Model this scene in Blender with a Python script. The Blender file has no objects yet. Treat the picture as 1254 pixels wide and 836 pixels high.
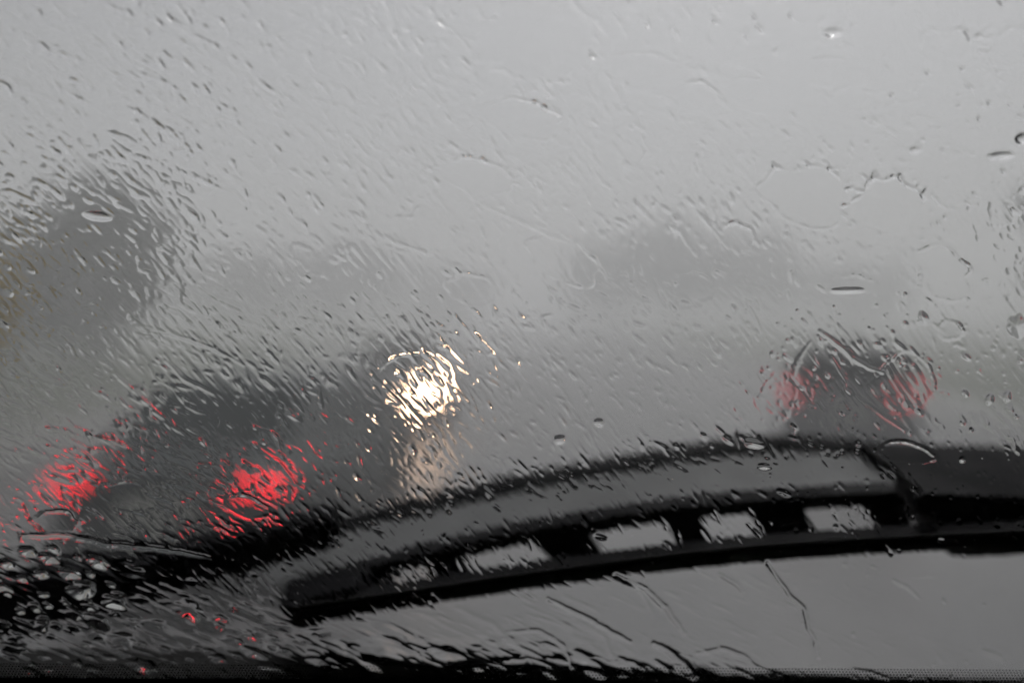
import bpy, bmesh, math, random
import numpy as np
from mathutils import Vector, Matrix

random.seed(7)
RNG = np.random.default_rng(11)
R = math.radians
scene = bpy.context.scene
COL = scene.collection

# ------------------------------------------------------------------ camera
EYE = Vector((0.0, 0.0, 2.0))
PITCH = R(2.36)
F_PX = 923.0                     # focal length in pixels of a 1254 px wide frame
S_GLASS = 0.20                   # metres from lens to the windscreen along the axis
RAKE = R(12)
cam_d = bpy.data.cameras.new('camera')
cam = bpy.data.objects.new('camera', cam_d)
COL.objects.link(cam)
cam.location = EYE
cam.rotation_euler = (math.pi / 2 - PITCH, 0, 0)
cam_d.sensor_width = 36
cam_d.lens = 36 * F_PX / 1254
cam_d.clip_start = 0.01
cam_d.clip_end = 3000
cam_d.dof.use_dof = True
cam_d.dof.focus_distance = 0.202
cam_d.dof.aperture_fstop = 2.6
scene.camera = cam

# ------------------------------------------------------------------ sky, sun, exposure
SUN_EL, SUN_AZ = R(58), R(20)
world = bpy.data.worlds.new('World')
scene.world = world
world.use_nodes = True
wn = world.node_tree
wn.nodes.clear()
w_out = wn.nodes.new('ShaderNodeOutputWorld')
w_bg = wn.nodes.new('ShaderNodeBackground')
w_sky = wn.nodes.new('ShaderNodeTexSky')
w_sky.sky_type = 'NISHITA'
w_sky.sun_disc = False
w_sky.sun_elevation = SUN_EL
w_sky.sun_rotation = SUN_AZ
w_sky.air_density = 1.0
w_sky.dust_density = 4.0
w_sky.ozone_density = 1.0
w_hs = wn.nodes.new('ShaderNodeHueSaturation')
w_hs.inputs['Saturation'].default_value = 0.13
w_bg.inputs['Strength'].default_value = 0.079
wn.links.new(w_sky.outputs['Color'], w_hs.inputs['Color'])
wn.links.new(w_hs.outputs['Color'], w_bg.inputs['Color'])
wn.links.new(w_bg.outputs['Background'], w_out.inputs['Surface'])

sun_d = bpy.data.lights.new('sun', 'SUN')
sun_d.energy = 1.5
sun_d.angle = R(25)
sun_d.color = (1.0, 0.98, 0.95)
sun = bpy.data.objects.new('sun', sun_d)
COL.objects.link(sun)
sun_dir = Vector((math.sin(SUN_AZ) * math.cos(SUN_EL), math.cos(SUN_AZ) * math.cos(SUN_EL), math.sin(SUN_EL)))
sun.rotation_euler = sun_dir.to_track_quat('Z', 'Y').to_euler()

vs = scene.view_settings
vs.view_transform = 'Standard'
vs.look = 'None'
vs.gamma = 1
vs.use_curve_mapping = False
vs.exposure = 0.07
cy = scene.cycles
cy.max_bounces = 14
cy.transmission_bounces = 16
cy.glossy_bounces = 4
cy.diffuse_bounces = 3
cy.volume_bounces = 3
cy.transparent_max_bounces = 12
cy.use_denoising = True
cy.use_light_tree = False
cy.use_adaptive_sampling = True
cy.adaptive_threshold = 0.03
cy.adaptive_min_samples = 12
cy.caustics_reflective = True
cy.caustics_refractive = True
cy.sample_clamp_indirect = 0
cy.blur_glossy = 0.3

# ------------------------------------------------------------------ helpers
FWD = Vector((0, math.cos(PITCH), -math.sin(PITCH)))
UP = Vector((0, math.sin(PITCH), math.cos(PITCH)))
G_V = UP * math.cos(RAKE) - FWD * math.sin(RAKE)      # up along the windscreen
G_N = FWD * math.cos(RAKE) + UP * math.sin(RAKE)      # outward normal of the windscreen
G_U = Vector((1, 0, 0))
G_O = EYE + FWD * S_GLASS
GS = S_GLASS / 0.30               # scale of everything that lies on the glass
CT, ST = math.cos(RAKE), math.sin(RAKE)


def guv(px, py, w=0.0):
    """place on the windscreen (metres right, metres up) that stands at w off the glass"""
    m = (418 - py) / F_PX
    v = (m * S_GLASS + m * w * CT - w * ST) / (CT + m * ST)
    d = S_GLASS - v * ST + w * CT
    return (px - 627) / F_PX * d, v


def gpt(u, v, w=0.0):
    return G_O + G_U * u + G_V * v + G_N * w


def gp(px, py, w=0.0):
    u, v = guv(px, py, w)
    return gpt(u, v, w)


def lateral(px, dist):
    return (px - 627) / F_PX * dist


def tag(o, label=None, cat=None, group=None, kind=None):
    if label: o['label'] = label
    if cat: o['category'] = cat
    if group: o['group'] = group
    if kind: o['kind'] = kind
    return o


def empty(name, loc=(0, 0, 0), rz=0.0, label=None, cat=None, group=None):
    o = bpy.data.objects.new(name, None)
    COL.objects.link(o)
    o.location = loc
    o.rotation_euler = (0, 0, rz)
    o.empty_display_size = 0.1
    return tag(o, label, cat, group)


def mesh_obj(name, me, mat, parent=None):
    o = bpy.data.objects.new(name, me)
    COL.objects.link(o)
    if mat is not None and not me.materials:
        me.materials.append(mat)
    if parent is not None:
        o.parent = parent
    return o


def from_bm(name, bm, mat, parent=None, smooth=True, recalc=True):
    if recalc:
        bmesh.ops.recalc_face_normals(bm, faces=bm.faces)
    me = bpy.data.meshes.new(name)
    bm.to_mesh(me)
    bm.free()
    if smooth:
        for p in me.polygons:
            p.use_smooth = True
    return mesh_obj(name, me, mat, parent)


def from_data(name, verts, faces, mat, parent=None, smooth=False):
    me = bpy.data.meshes.new(name)
    me.from_pydata([tuple(v) for v in verts], [], faces)
    me.update()
    if smooth:
        for p in me.polygons:
            p.use_smooth = True
    return mesh_obj(name, me, mat, parent)


def bevel_mod(o, w, seg=2):
    m = o.modifiers.new('bevel', 'BEVEL')
    m.width = w
    m.segments = seg
    m.limit_method = 'ANGLE'
    m.angle_limit = R(35)
    return o


def box_bm(bm, c, s):
    r = bmesh.ops.create_cube(bm, size=1)
    for v in r['verts']:
        v.co = Vector((c[0] + v.co.x * s[0], c[1] + v.co.y * s[1], c[2] + v.co.z * s[2]))
    return r['verts']


def box(name, c, s, mat, parent=None, bevel=0.0):
    bm = bmesh.new()
    box_bm(bm, c, s)
    o = from_bm(name, bm, mat, parent, smooth=False)
    if bevel:
        bevel_mod(o, bevel)
    return o


# ------------------------------------------------------------------ materials
def principled(name, col, rough=0.5, metal=0.0, spec=0.5, coat=0.0, noise=None, bump=None, rough_var=None):
    m = bpy.data.materials.new(name)
    m.use_nodes = True
    nt = m.node_tree
    b = nt.nodes['Principled BSDF']
    b.inputs['Base Color'].default_value = (*col, 1)
    b.inputs['Roughness'].default_value = rough
    b.inputs['Metallic'].default_value = metal
    b.inputs['Specular IOR Level'].default_value = spec
    b.inputs['Coat Weight'].default_value = coat
    if noise or bump or rough_var:
        tc = nt.nodes.new('ShaderNodeTexCoord')
    if noise:
        sc, amt = noise
        n = nt.nodes.new('ShaderNodeTexNoise')
        n.inputs['Scale'].default_value = sc
        n.inputs['Detail'].default_value = 6
        nt.links.new(tc.outputs['Object'], n.inputs['Vector'])
        mx = nt.nodes.new('ShaderNodeMix')
        mx.data_type = 'RGBA'
        mx.inputs['A'].default_value = (*[c * (1 - amt) for c in col], 1)
        mx.inputs['B'].default_value = (*[min(1, c * (1 + amt)) for c in col], 1)
        nt.links.new(n.outputs['Fac'], mx.inputs['Factor'])
        nt.links.new(mx.outputs['Result'], b.inputs['Base Color'])
    if rough_var:
        sc, lo, hi = rough_var
        n = nt.nodes.new('ShaderNodeTexNoise')
        n.inputs['Scale'].default_value = sc
        n.inputs['Detail'].default_value = 4
        nt.links.new(tc.outputs['Object'], n.inputs['Vector'])
        mr = nt.nodes.new('ShaderNodeMapRange')
        mr.inputs['From Min'].default_value = 0.35
        mr.inputs['From Max'].default_value = 0.65
        mr.inputs['To Min'].default_value = lo
        mr.inputs['To Max'].default_value = hi
        nt.links.new(n.outputs['Fac'], mr.inputs['Value'])
        nt.links.new(mr.outputs['Result'], b.inputs['Roughness'])
    if bump:
        sc, st, dist = bump
        n = nt.nodes.new('ShaderNodeTexNoise')
        n.inputs['Scale'].default_value = sc
        n.inputs['Detail'].default_value = 5
        nt.links.new(tc.outputs['Object'], n.inputs['Vector'])
        bp = nt.nodes.new('ShaderNodeBump')
        bp.inputs['Strength'].default_value = st
        bp.inputs['Distance'].default_value = dist
        nt.links.new(n.outputs['Fac'], bp.inputs['Height'])
        nt.links.new(bp.outputs['Normal'], b.inputs['Normal'])
    return m


def emitter(name, col, strength):
    m = bpy.data.materials.new(name)
    m.use_nodes = True
    b = m.node_tree.nodes['Principled BSDF']
    b.inputs['Base Color'].default_value = (*col, 1)
    b.inputs['Roughness'].default_value = 0.2
    b.inputs['Emission Color'].default_value = (*col, 1)
    b.inputs['Emission Strength'].default_value = strength
    return m


def clear_mat(name, ior, tint=(1, 1, 1)):
    m = bpy.data.materials.new(name)
    m.use_nodes = True
    nt = m.node_tree
    nt.nodes.clear()
    o = nt.nodes.new('ShaderNodeOutputMaterial')
    g = nt.nodes.new('ShaderNodeBsdfGlass')
    g.inputs['IOR'].default_value = ior
    g.inputs['Roughness'].default_value = 0.0
    g.inputs['Color'].default_value = (*tint, 1)
    nt.links.new(g.outputs['BSDF'], o.inputs['Surface'])
    return m


M_GLASS = clear_mat('windscreen_glass', 1.5, (0.986, 0.987, 0.992))
M_WATER = clear_mat('rain_water', 1.33)
M_FRIT = principled('ceramic_black', (0.006, 0.006, 0.006), 0.5, spec=0.3)
M_RUBBER = principled('wiper_rubber', (0.006, 0.006, 0.006), 0.8, spec=0.02)
M_WPLASTIC = principled('wiper_black_paint', (0.008, 0.008, 0.009), 0.7, spec=0.03, rough_var=(60, 0.5, 0.7))
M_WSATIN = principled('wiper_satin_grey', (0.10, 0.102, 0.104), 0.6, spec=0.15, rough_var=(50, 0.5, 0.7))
M_CABIN = principled('cabin_trim', (0.012, 0.012, 0.012), 0.8, spec=0.2, noise=(30, 0.2))
M_TRUCK = principled('truck_paint', (0.03, 0.03, 0.032), 0.4, coat=0.3, noise=(5, 0.1))
M_ASPHALT = principled('wet_asphalt', (0.095, 0.095, 0.097), 0.25, spec=0.6, noise=(1.3, 0.25),
                       rough_var=(0.8, 0.28, 0.48), bump=(60, 0.15, 0.01))
M_KERB = principled('wet_concrete', (0.22, 0.22, 0.21), 0.5, noise=(4, 0.2))
M_PAVE = principled('pavement_concrete', (0.16, 0.16, 0.155), 0.45, noise=(2, 0.25), bump=(30, 0.2, 0.01))
M_VERGE = principled('wet_grass_ground', (0.045, 0.055, 0.03), 0.8, noise=(0.6, 0.4), bump=(12, 0.6, 0.05))
M_TYRE = principled('tyre_rubber', (0.012, 0.012, 0.012), 0.7, spec=0.3)
M_RIM = principled('alloy_rim', (0.35, 0.35, 0.36), 0.3, metal=0.9)
M_CARGLASS = principled('car_window_glass', (0.012, 0.018, 0.018), 0.08, spec=0.4)
M_BLACKTRIM = principled('car_black_trim', (0.012, 0.012, 0.013), 0.5)
M_PLATE = principled('plate_white', (0.55, 0.55, 0.5), 0.4)
M_BARK = principled('wet_bark', (0.05, 0.04, 0.032), 0.8, noise=(8, 0.4))


def leaf_mat(name, col):
    return principled(name, col, 0.5, spec=0.4, noise=(0.9, 0.35))


# ------------------------------------------------------------------ setting: ground, road, kerbs, pavement
def sheet(name, x0, x1, y0, y1, z, mat):
    o = from_data(name, [(x0, y0, z), (x1, y0, z), (x1, y1, z), (x0, y1, z)], [(0, 1, 2, 3)], mat)
    return tag(o, kind='structure')


ROAD_L, ROAD_R = -6.2, 7.6
sheet('ground', -320, 320, -60, 420, -0.02, M_VERGE)
sheet('road', ROAD_L, ROAD_R, -55, 415, 0.0, M_ASPHALT)
for side, x in (('left', ROAD_L), ('right', ROAD_R)):
    sg = -1 if side == 'left' else 1
    k = box('kerb_' + side, (x + sg * 0.075, 180, 0.055), (0.15, 470, 0.15), M_KERB)
    tag(k, kind='structure')
    p = box('pavement_' + side, (x + sg * 1.05, 180, 0.05), (1.8, 470, 0.13), M_PAVE)
    tag(p, kind='structure')


# ------------------------------------------------------------------ trees
def make_tree(name, x, y, h, cw, ch, leafcol, label, n=5200, leaf=0.16, trunk_r=0.14, lean=0.0, group=None, seed=0,
              squash=1.0, low=0.25):
    rr = np.random.default_rng(seed)
    root = empty(name, (x, y, 0.0), rr.uniform(0, 6), label, 'tree', group)
    # trunk and limbs: tapered tubes in one bmesh
    bm = bmesh.new()

    def tube(p0, p1, r0, r1, seg=7):
        d = (p1 - p0)
        q = d.to_track_quat('Z', 'Y')
        rings = []
        for p, r_ in ((p0, r0), (p0 + d * 0.5 + Vector((rr.normal() * .03, rr.normal() * .03, 0)) * d.length, (r0 + r1) / 2), (p1, r1)):
            rings.append([bm.verts.new(p + q @ Vector((math.cos(a) * r_, math.sin(a) * r_, 0)))
                          for a in [2 * math.pi * i / seg for i in range(seg)]])
        for a, b in zip(rings[:-1], rings[1:]):
            for i in range(seg):
                bm.faces.new((a[i], a[(i + 1) % seg], b[(i + 1) % seg], b[i]))
        bm.faces.new(rings[-1])

    top = Vector((lean, 0, h * 0.62))
    tube(Vector((0, 0, -0.05)), Vector((lean * .5, 0, h * 0.34)), trunk_r, trunk_r * .75)
    tube(Vector((lean * .5, 0, h * 0.33)), top, trunk_r * .75, trunk_r * .3)
    cz = h - ch / 2
    ends = []
    for i in range(9):
        a = i * 2.4 + rr.uniform(-.3, .3)
        z0 = h * rr.uniform(.28, .6)
        p0 = Vector((lean * z0 / h, 0, z0))
        rad = cw / 2 * rr.uniform(.45, .85)
        p1 = Vector((math.cos(a) * rad + lean, math.sin(a) * rad, cz + ch * rr.uniform(-.25, .38)))
        tube(p0, p1, trunk_r * .4, trunk_r * .08, 5)
        ends.append(p1)
    from_bm('trunk', bm, M_BARK, root)
    # crown: leaf quads in clumps of uneven size
    clumps = []
    for i in range(46):
        if i < 9:
            c = np.array(ends[i])
        else:
            d = rr.normal(size=3)
            d /= np.linalg.norm(d)
            k = rr.uniform(.25, 1) ** .5
            c = np.array([d[0] * cw / 2 * k * .88 + lean, d[1] * cw / 2 * k * .88, cz + d[2] * ch / 2 * k * .88])
        if c[2] < h * low and rr.uniform() < .8:
            c[2] = h * low + rr.uniform(0, .3)
        clumps.append((c, rr.uniform(.16, .36) * cw / 2 + .12))
    verts, faces = [], []
    per = n // len(clumps)
    for c, r_ in clumps:
        d = rr.normal(size=(per, 3))
        d /= np.linalg.norm(d, axis=1)[:, None]
        pos = c + d * (r_ * rr.uniform(.35, 1.05, size=(per, 1)))
        t1 = rr.normal(size=(per, 3))
        t1 /= np.linalg.norm(t1, axis=1)[:, None]
        t2 = np.cross(t1, rr.normal(size=(per, 3)))
        t2 /= np.linalg.norm(t2, axis=1)[:, None]
        sz = leaf * rr.uniform(.6, 1.3, size=(per, 1))
        b0 = len(verts)
        quad = np.stack([pos - t1 * sz, pos + t2 * sz * .45, pos + t1 * sz, pos - t2 * sz * .45], 1).reshape(-1, 3)
        verts.extend(quad.tolist())
        faces.extend([(b0 + 4 * i, b0 + 4 * i + 1, b0 + 4 * i + 2, b0 + 4 * i + 3) for i in range(per)])
    from_data('crown', verts, faces, leaf_mat(name + '_leaves', leafcol), root)
    return root


G_FAR = 'faint trees far down the road'
make_tree('roadside_tree', lateral(130, 28), 28, 7.6, 5.6, 7.3, (0.045, 0.06, 0.035),
          'tall rounded dark grey-green tree rising above the car with the bright tail lights', n=11000, low=.06, seed=1)
make_tree('roadside_tree', lateral(25, 26), 26, 5.9, 4.8, 5.7, (0.05, 0.062, 0.035),
          'lower dark bushy tree at the edge of the frame beside the tall rounded tree', n=9000, low=.06, seed=2)
make_tree('yellow_leaved_tree', lateral(-52, 12), 12, 2.9, 1.6, 1.9, (0.42, 0.30, 0.035),
          'small tree with yellow leaves, just glimpsed at the edge of the glass', n=5000, leaf=0.1, trunk_r=.07, seed=3)
make_tree('roadside_tree', lateral(1340, 26), 26, 6.8, 5.2, 6.4, (0.05, 0.065, 0.03),
          'dark green tree cut off by the edge of the frame beyond the far car', n=7000, seed=4)
for i, (px, d, h, cw, lab) in enumerate([
        (300, 46, 6.0, 7.0, 'faint tree between the tall rounded tree and the white headlight'),
        (420, 50, 6.2, 7.5, 'faint tree just behind the white headlight, on its tall-tree side'),
        (545, 62, 5.5, 7.0, 'faint low tree right above the white headlight'),
        (750, 52, 7.4, 6.5, 'faint tree nearest the headlight in the grey row leading to the far car'),
        (835, 48, 8.0, 7.0, 'tallest faint tree, midway between the headlight and the far car'),
        (925, 52, 7.2, 6.5, 'faint tree in the grey row next before the far car'),
        (1050, 58, 6.2, 8.0, 'faint low tree standing straight behind the far car')]):
    d, h, cw = d * 1.65, 2 + (h - 2) * 1.65, cw * 1.9
    make_tree('distant_tree', lateral(px, d), d, h, cw, h * .82, (0.045, 0.055, 0.04), lab, n=3600, leaf=.42,
              trunk_r=.2, group=G_FAR, seed=20 + i)


# ------------------------------------------------------------------ cars
def interp(tab, y):
    ys = [t[0] for t in tab]
    return [float(np.interp(y, ys, [t[k] for t in tab])) for k in range(1, len(tab[0]))]


def make_car(name, loc, rz, label, paint, style, tail_mat, head_mat, cat='car', head_other=None):
    """a car whose nose points to local +Y, wheels on z = 0"""
    root = empty(name, loc, rz, label, cat)
    L, W, H, belt = style['L'], style['W'], style['H'], style['belt']
    hl = L / 2
    # lower body: rings lofted from tail to nose (y, half width, sill z, deck z)
    deck_r, deck_f = style['deck_r'], style['deck_f']
    st = [(-hl, W * .40, .38, deck_r - .16), (-hl + .05, W * .455, .29, deck_r - .04), (-hl + .22, W * .49, .24, deck_r),
          (-hl + .8, W * .5, .22, belt), (-.3, W * .5, .2, belt), (.55, W * .5, .2, belt - .03),
          (hl - .95, W * .495, .22, deck_f + .03), (hl - .35, W * .475, .24, deck_f - .06),
          (hl - .08, W * .43, .28, deck_f - .2), (hl, W * .36, .36, deck_f - .3)]
    bm = bmesh.new()
    rings = []
    for y, w, b, t in st:
        pts = [(0, b), (w * .86, b), (w * .97, b + .08), (w, b + (t - b) * .45), (w * .985, b + (t - b) * .8),
               (w * .93, t - .02), (w * .78, t + .01), (0, t + .03)]
        full = pts + [(-x, z) for x, z in reversed(pts[1:-1])]
        rings.append([bm.verts.new((x, y, z)) for x, z in full])
    n = len(rings[0])
    for a, b in zip(rings[:-1], rings[1:]):
        for i in range(n):
            bm.faces.new((a[i], a[(i + 1) % n], b[(i + 1) % n], b[i]))
    bm.faces.new(rings[0])
    bm.faces.new(rings[-1])
    body = from_bm('body', bm, paint, root)
    sb = body.modifiers.new('smooth', 'SUBSURF')
    sb.levels = sb.render_levels = 2
    # greenhouse: base and roof outlines
    by0, by1, ry0, ry1 = style['by0'], style['by1'], style['ry0'], style['ry1']
    bw, rw = W * .46, W * .365
    zb = belt - .04
    base = [(-bw, by0, zb), (bw, by0, zb), (bw, by1, zb), (-bw, by1, zb)]
    roof = [(-rw, ry0, H - .03), (rw, ry0, H - .03), (rw, ry1, H - .03), (-rw, ry1, H - .03)]
    bm = bmesh.new()
    vb = [bm.verts.new(p) for p in base]
    vr = [bm.verts.new(p) for p in roof]
    for i in range(4):
        bm.faces.new((vb[i], vb[(i + 1) % 4], vr[(i + 1) % 4], vr[i]))
    bm.faces.new(vr)
    bm.faces.new(vb)
    cabin = from_bm('roof', bm, style.get('roof_mat', paint), root, smooth=False)
    bevel_mod(cabin, .05, 3)

    def panel(nm, quad, mat, inset_u, inset_lo, inset_hi, off=.006, thick=.012, parent=root):
        a, b, c, d = [Vector(q) for q in quad]        # a,b low; c,d high
        def at(u, v):
            return (a * (1 - u) + b * u) * (1 - v) + (d * (1 - u) + c * u) * v
        nn = (b - a).cross(d - a).normalized()
        q = [at(inset_u, inset_lo), at(1 - inset_u, inset_lo), at(1 - inset_u, 1 - inset_hi), at(inset_u, 1 - inset_hi)]
        vv = [p + nn * off for p in q] + [p - nn * thick for p in q]
        o = from_data(nm, vv, [(0, 1, 2, 3), (7, 6, 5, 4), (0, 4, 5, 1), (1, 5, 6, 2), (2, 6, 7, 3), (3, 7, 4, 0)], mat, parent)
        return o
    rear = panel('rear_window', (base[0], base[1], roof[1], roof[0]), M_CARGLASS, .09, .1, .1)
    panel('windscreen', (base[2], base[3], roof[3], roof[2]), M_CARGLASS, .07, .08, .08)
    for sgn in (-1, 1):
        lo0, lo1 = (base[1], base[2]) if sgn > 0 else (base[3], base[0])
        hi0, hi1 = (roof[1], roof[2]) if sgn > 0 else (roof[3], roof[0])
        lo0, lo1, hi0, hi1 = map(Vector, (lo0, lo1, hi0, hi1))
        for f0, f1 in ((.1, .5), (.54, .93)):
            panel('side_window', (lo0.lerp(lo1, f0), lo0.lerp(lo1, f1), hi0.lerp(hi1, f1), hi0.lerp(hi1, f0)),
                  M_CARGLASS, .03, .1, .12)
    # bumpers, plate
    bmr = box('rear_bumper', (0, -hl + .02, .42), (W * .88, .14, .2), style.get('bumper_mat', paint), root, .05)
    box('number_plate', (0, -hl - .035, style.get('plate_z', .72)), (.5, .02, .11), M_PLATE, root, .004)
    box('front_bumper', (0, hl - .03, .4), (W * .84, .16, .2), M_BLACKTRIM, root, .05)
    box('grille', (0, hl - .02, deck_f - .34), (W * .42, .08, .1), M_BLACKTRIM, root, .02)
    # wheels
    for sx in (-1, 1):
        for wy in (-hl + style['ra'], hl - style['fa']):
            wl = empty('wheel', (sx * (W / 2 - .1), wy, .31))
            wl.parent = root
            bm = bmesh.new()
            prof = [(.2, -.1), (.27, -.105), (.305, -.085), (.31, 0), (.305, .085), (.27, .105), (.2, .1)]
            seg = 28
            rg = [[bm.verts.new((x, math.cos(2 * math.pi * i / seg) * r_, math.sin(2 * math.pi * i / seg) * r_)) for i in range(seg)]
                  for r_, x in prof]
            for a, b in zip(rg[:-1], rg[1:]):
                for i in range(seg):
                    bm.faces.new((a[i], a[(i + 1) % seg], b[(i + 1) % seg], b[i]))
            from_bm('tyre', bm, M_TYRE, wl)
            bm = bmesh.new()
            bmesh.ops.create_cone(bm, cap_ends=True, segments=28, radius1=.2, radius2=.2, depth=.03,
                                  matrix=Matrix.Translation((sx * .055, 0, 0)) @ Matrix.Rotation(R(90), 4, 'Y'))
            for k in range(5):
                a = 2 * math.pi * k / 5
                mt = Matrix.Rotation(a, 4, 'X') @ Matrix.Translation((sx * .078, 0, .1))
                r_ = bmesh.ops.create_cube(bm, size=1)
                for v in r_['verts']:
                    v.co = mt @ Vector((v.co.x * .02, v.co.y * .05, v.co.z * .18))
            from_bm('rim', bm, M_RIM, wl, smooth=False)
            # wheel arch lip
            bm = bmesh.new()
            prev = None
            for i in range(13):
                a = math.pi * i / 12
                ring = [bm.verts.new((sx * (W / 2 + dx), wy + math.cos(a) * r_, .31 + math.sin(a) * r_))
                        for dx, r_ in ((-.02, .33), (.008, .34), (.008, .385), (-.03, .39))]
                if prev:
                    for j in range(3):
                        bm.faces.new((prev[j], prev[j + 1], ring[j + 1], ring[j]))
                prev = ring
            from_bm('wheel_arch', bm, M_BLACKTRIM, root)
    # lamps
    def lamp(nm, x, y, z, w, d, h, mat, flip):
        bm = bmesh.new()
        vv = box_bm(bm, (0, 0, 0), (w, d, h))
        for v in vv:
            if v.co.y * flip > 0:
                v.co.x *= .86
                v.co.z *= .8
            v.co.y -= flip * abs(v.co.x - (-w / 2 if x > 0 else w / 2)) / w * .07
        bmesh.ops.translate(bm, verts=vv, vec=(x, y, z))
        return bevel_mod(from_bm(nm, bm, mat, root, smooth=False), .02, 2)
    tw, th, tz = style['tail']
    tx = style['tail_x']
    for sx in (-1, 1):
        lamp('tail_light', sx * tx, -hl + .045, tz, tw, .12, th, tail_mat, -1)
        lamp('headlight', sx * (W * .5 - .28), hl - .07, deck_f - .24, style.get('hw', .26), .14, style.get('hh', .15), head_other if (head_other and sx > 0) else head_mat, 1)
        mir = box('door_mirror', (sx * (W / 2 + .06), by1 - .35, belt + .06), (.17, .1, .12), paint, root, .03)
        for y in (by1 - .75, by1 - 1.75):
            box('door_handle', (sx * (W / 2 + .004), y, belt - .12), (.03, .16, .03), M_BLACKTRIM, root, .008)
    return root


PAINT_NEAR = principled('paint_dark_green_grey', (0.024, 0.032, 0.032), 0.35, spec=0.4, coat=0.2, noise=(3, 0.08))
PAINT_FAR = principled('paint_mid_grey', (0.17, 0.172, 0.176), 0.35, coat=0.3, noise=(3, 0.08))
PAINT_ONC = principled('paint_slate_grey', (0.07, 0.073, 0.076), 0.35, coat=0.5, noise=(3, 0.08))
TAIL_NEAR = emitter('tail_light_bright', (1.0, 0.012, 0.026), 5.2)
TAIL_FAR = emitter('tail_light_dim', (1.0, 0.02, 0.035), 1.1)
TAIL_OFF = principled('tail_light_unlit', (0.25, 0.01, 0.012), 0.2)
HEAD_ON = emitter('headlight_warm_white', (1.0, 0.64, 0.40), 18.0)
HEAD_OFF = principled('headlight_unlit', (0.5, 0.5, 0.5), 0.15)

sedan = dict(L=4.4, W=1.76, H=1.46, belt=.96, deck_r=.99, deck_f=.86, by0=-1.75, by1=1.05, ry0=-1.0, ry1=.25,
             ra=.82, fa=.84, tail=(.33, .05, .85), tail_x=.65, plate_z=.68)
hatch = dict(roof_mat=M_BLACKTRIM, L=4.2, W=1.66, H=1.54, belt=1.0, deck_r=1.05, deck_f=.92, by0=-2.02, by1=1.0, ry0=-1.86, ry1=.2,
             ra=.7, fa=.84, tail=(.16, .14, .96), tail_x=.67, plate_z=.72)
D_NEAR = 4.9
make_car('dark_sedan', (lateral(190, D_NEAR) + 2.2 * math.sin(R(4.5)), D_NEAR + 2.2, 0), -R(4.5),
         'dark green-grey sedan close ahead with two bright red tail lights', PAINT_NEAR, sedan, TAIL_NEAR, HEAD_OFF)
D_FAR = 9.3
make_car('grey_hatchback', (lateral(1042, D_FAR) + 2.1 * math.sin(R(23)), D_FAR + 2.1 * math.cos(R(23)), 0), -R(23),
         'grey hatchback further ahead with dim red tail lights and a dark rear window and roof', PAINT_FAR, hatch, TAIL_FAR, HEAD_OFF)
D_ONC = 12.6
make_car('oncoming_car', (lateral(520, D_ONC) - .6, D_ONC + 2.2, 0), math.pi,
         'slate grey oncoming car with one glaring warm white headlight', PAINT_ONC, dict(sedan, hw=.42, hh=.3), TAIL_OFF, HEAD_ON, head_other=HEAD_OFF)

# ------------------------------------------------------------------ haze of heavy rain
bm = bmesh.new()
box_bm(bm, (0, 180, 6.9), (660, 500, 16.0))
mh = bpy.data.materials.new('rain_haze')
mh.use_nodes = True
nt = mh.node_tree
nt.nodes.clear()
ho = nt.nodes.new('ShaderNodeOutputMaterial')
pv = nt.nodes.new('ShaderNodeVolumePrincipled')
pv.inputs['Color'].default_value = (0.982, 0.987, 0.992, 1)
pv.inputs['Density'].default_value = 0.0195
pv.inputs['Anisotropy'].default_value = 0.2
pv.inputs['Density Attribute'].default_value = ''
pv.inputs['Temperature Attribute'].default_value = ''
mh.cycles.homogeneous_volume = True
nt.links.new(pv.outputs['Volume'], ho.inputs['Volume'])
hz = from_bm('haze', bm, mh, smooth=False)
tag(hz, 'grey haze of heavy rain hanging over the whole road', 'haze', kind='stuff')

# ------------------------------------------------------------------ own vehicle: cab shell round the camera
PANE_U, PANE_V0, PANE_V1 = 0.98, -0.20, 0.52
cab = empty('truck_cab', (0, 0, 0.0), 0, 'dark cab of the vehicle from which the photograph is taken', 'truck')


def slab_uv(name, u0, u1, v0, v1, w0, w1, mat, parent):
    vv = [gpt(u, v, w) for w in (w0, w1) for u, v in ((u0, v0), (u1, v0), (u1, v1), (u0, v1))]
    return from_data(name, vv, [(0, 1, 2, 3), (7, 6, 5, 4), (4, 5, 1, 0), (5, 6, 2, 1), (6, 7, 3, 2), (7, 4, 0, 3)], mat, parent)


slab_uv('windscreen_pillar', -PANE_U - .12, -PANE_U + .02, PANE_V0 - .05, PANE_V1 + .08, -.09, -.012, M_CABIN, cab)
slab_uv('windscreen_pillar', PANE_U - .02, PANE_U + .12, PANE_V0 - .05, PANE_V1 + .08, -.09, -.012, M_CABIN, cab)
slab_uv('header_rail', -PANE_U + .02, PANE_U - .02, PANE_V1 - .03, PANE_V1 + .08, -.09, -.012, M_CABIN, cab)
slab_uv('front_panel', -1.1, 1.1, -1.25, PANE_V0 - .004, -.06, .006, M_TRUCK, cab)
gz0 = gpt(0, PANE_V0, 0)
box('dashboard', (0, gz0.y - .35, gz0.z - .02), (2.0, .62, .04), M_CABIN, cab, .01)
box('roof_lining', (0, -.62, 2.62), (2.3, 1.6, .06), M_CABIN, cab, .01)
box('rear_wall', (0, -1.44, 1.7), (2.3, .06, 1.78), M_CABIN, cab, .01)
for sx in (-1, 1):
    box('side_wall', (sx * 1.13, -.6, 1.7), (.06, 1.62, 1.78), M_CABIN, cab, .01)
box('cab_floor', (0, -.6, .8), (2.2, 1.6, .06), M_CABIN, cab, .01)

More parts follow.
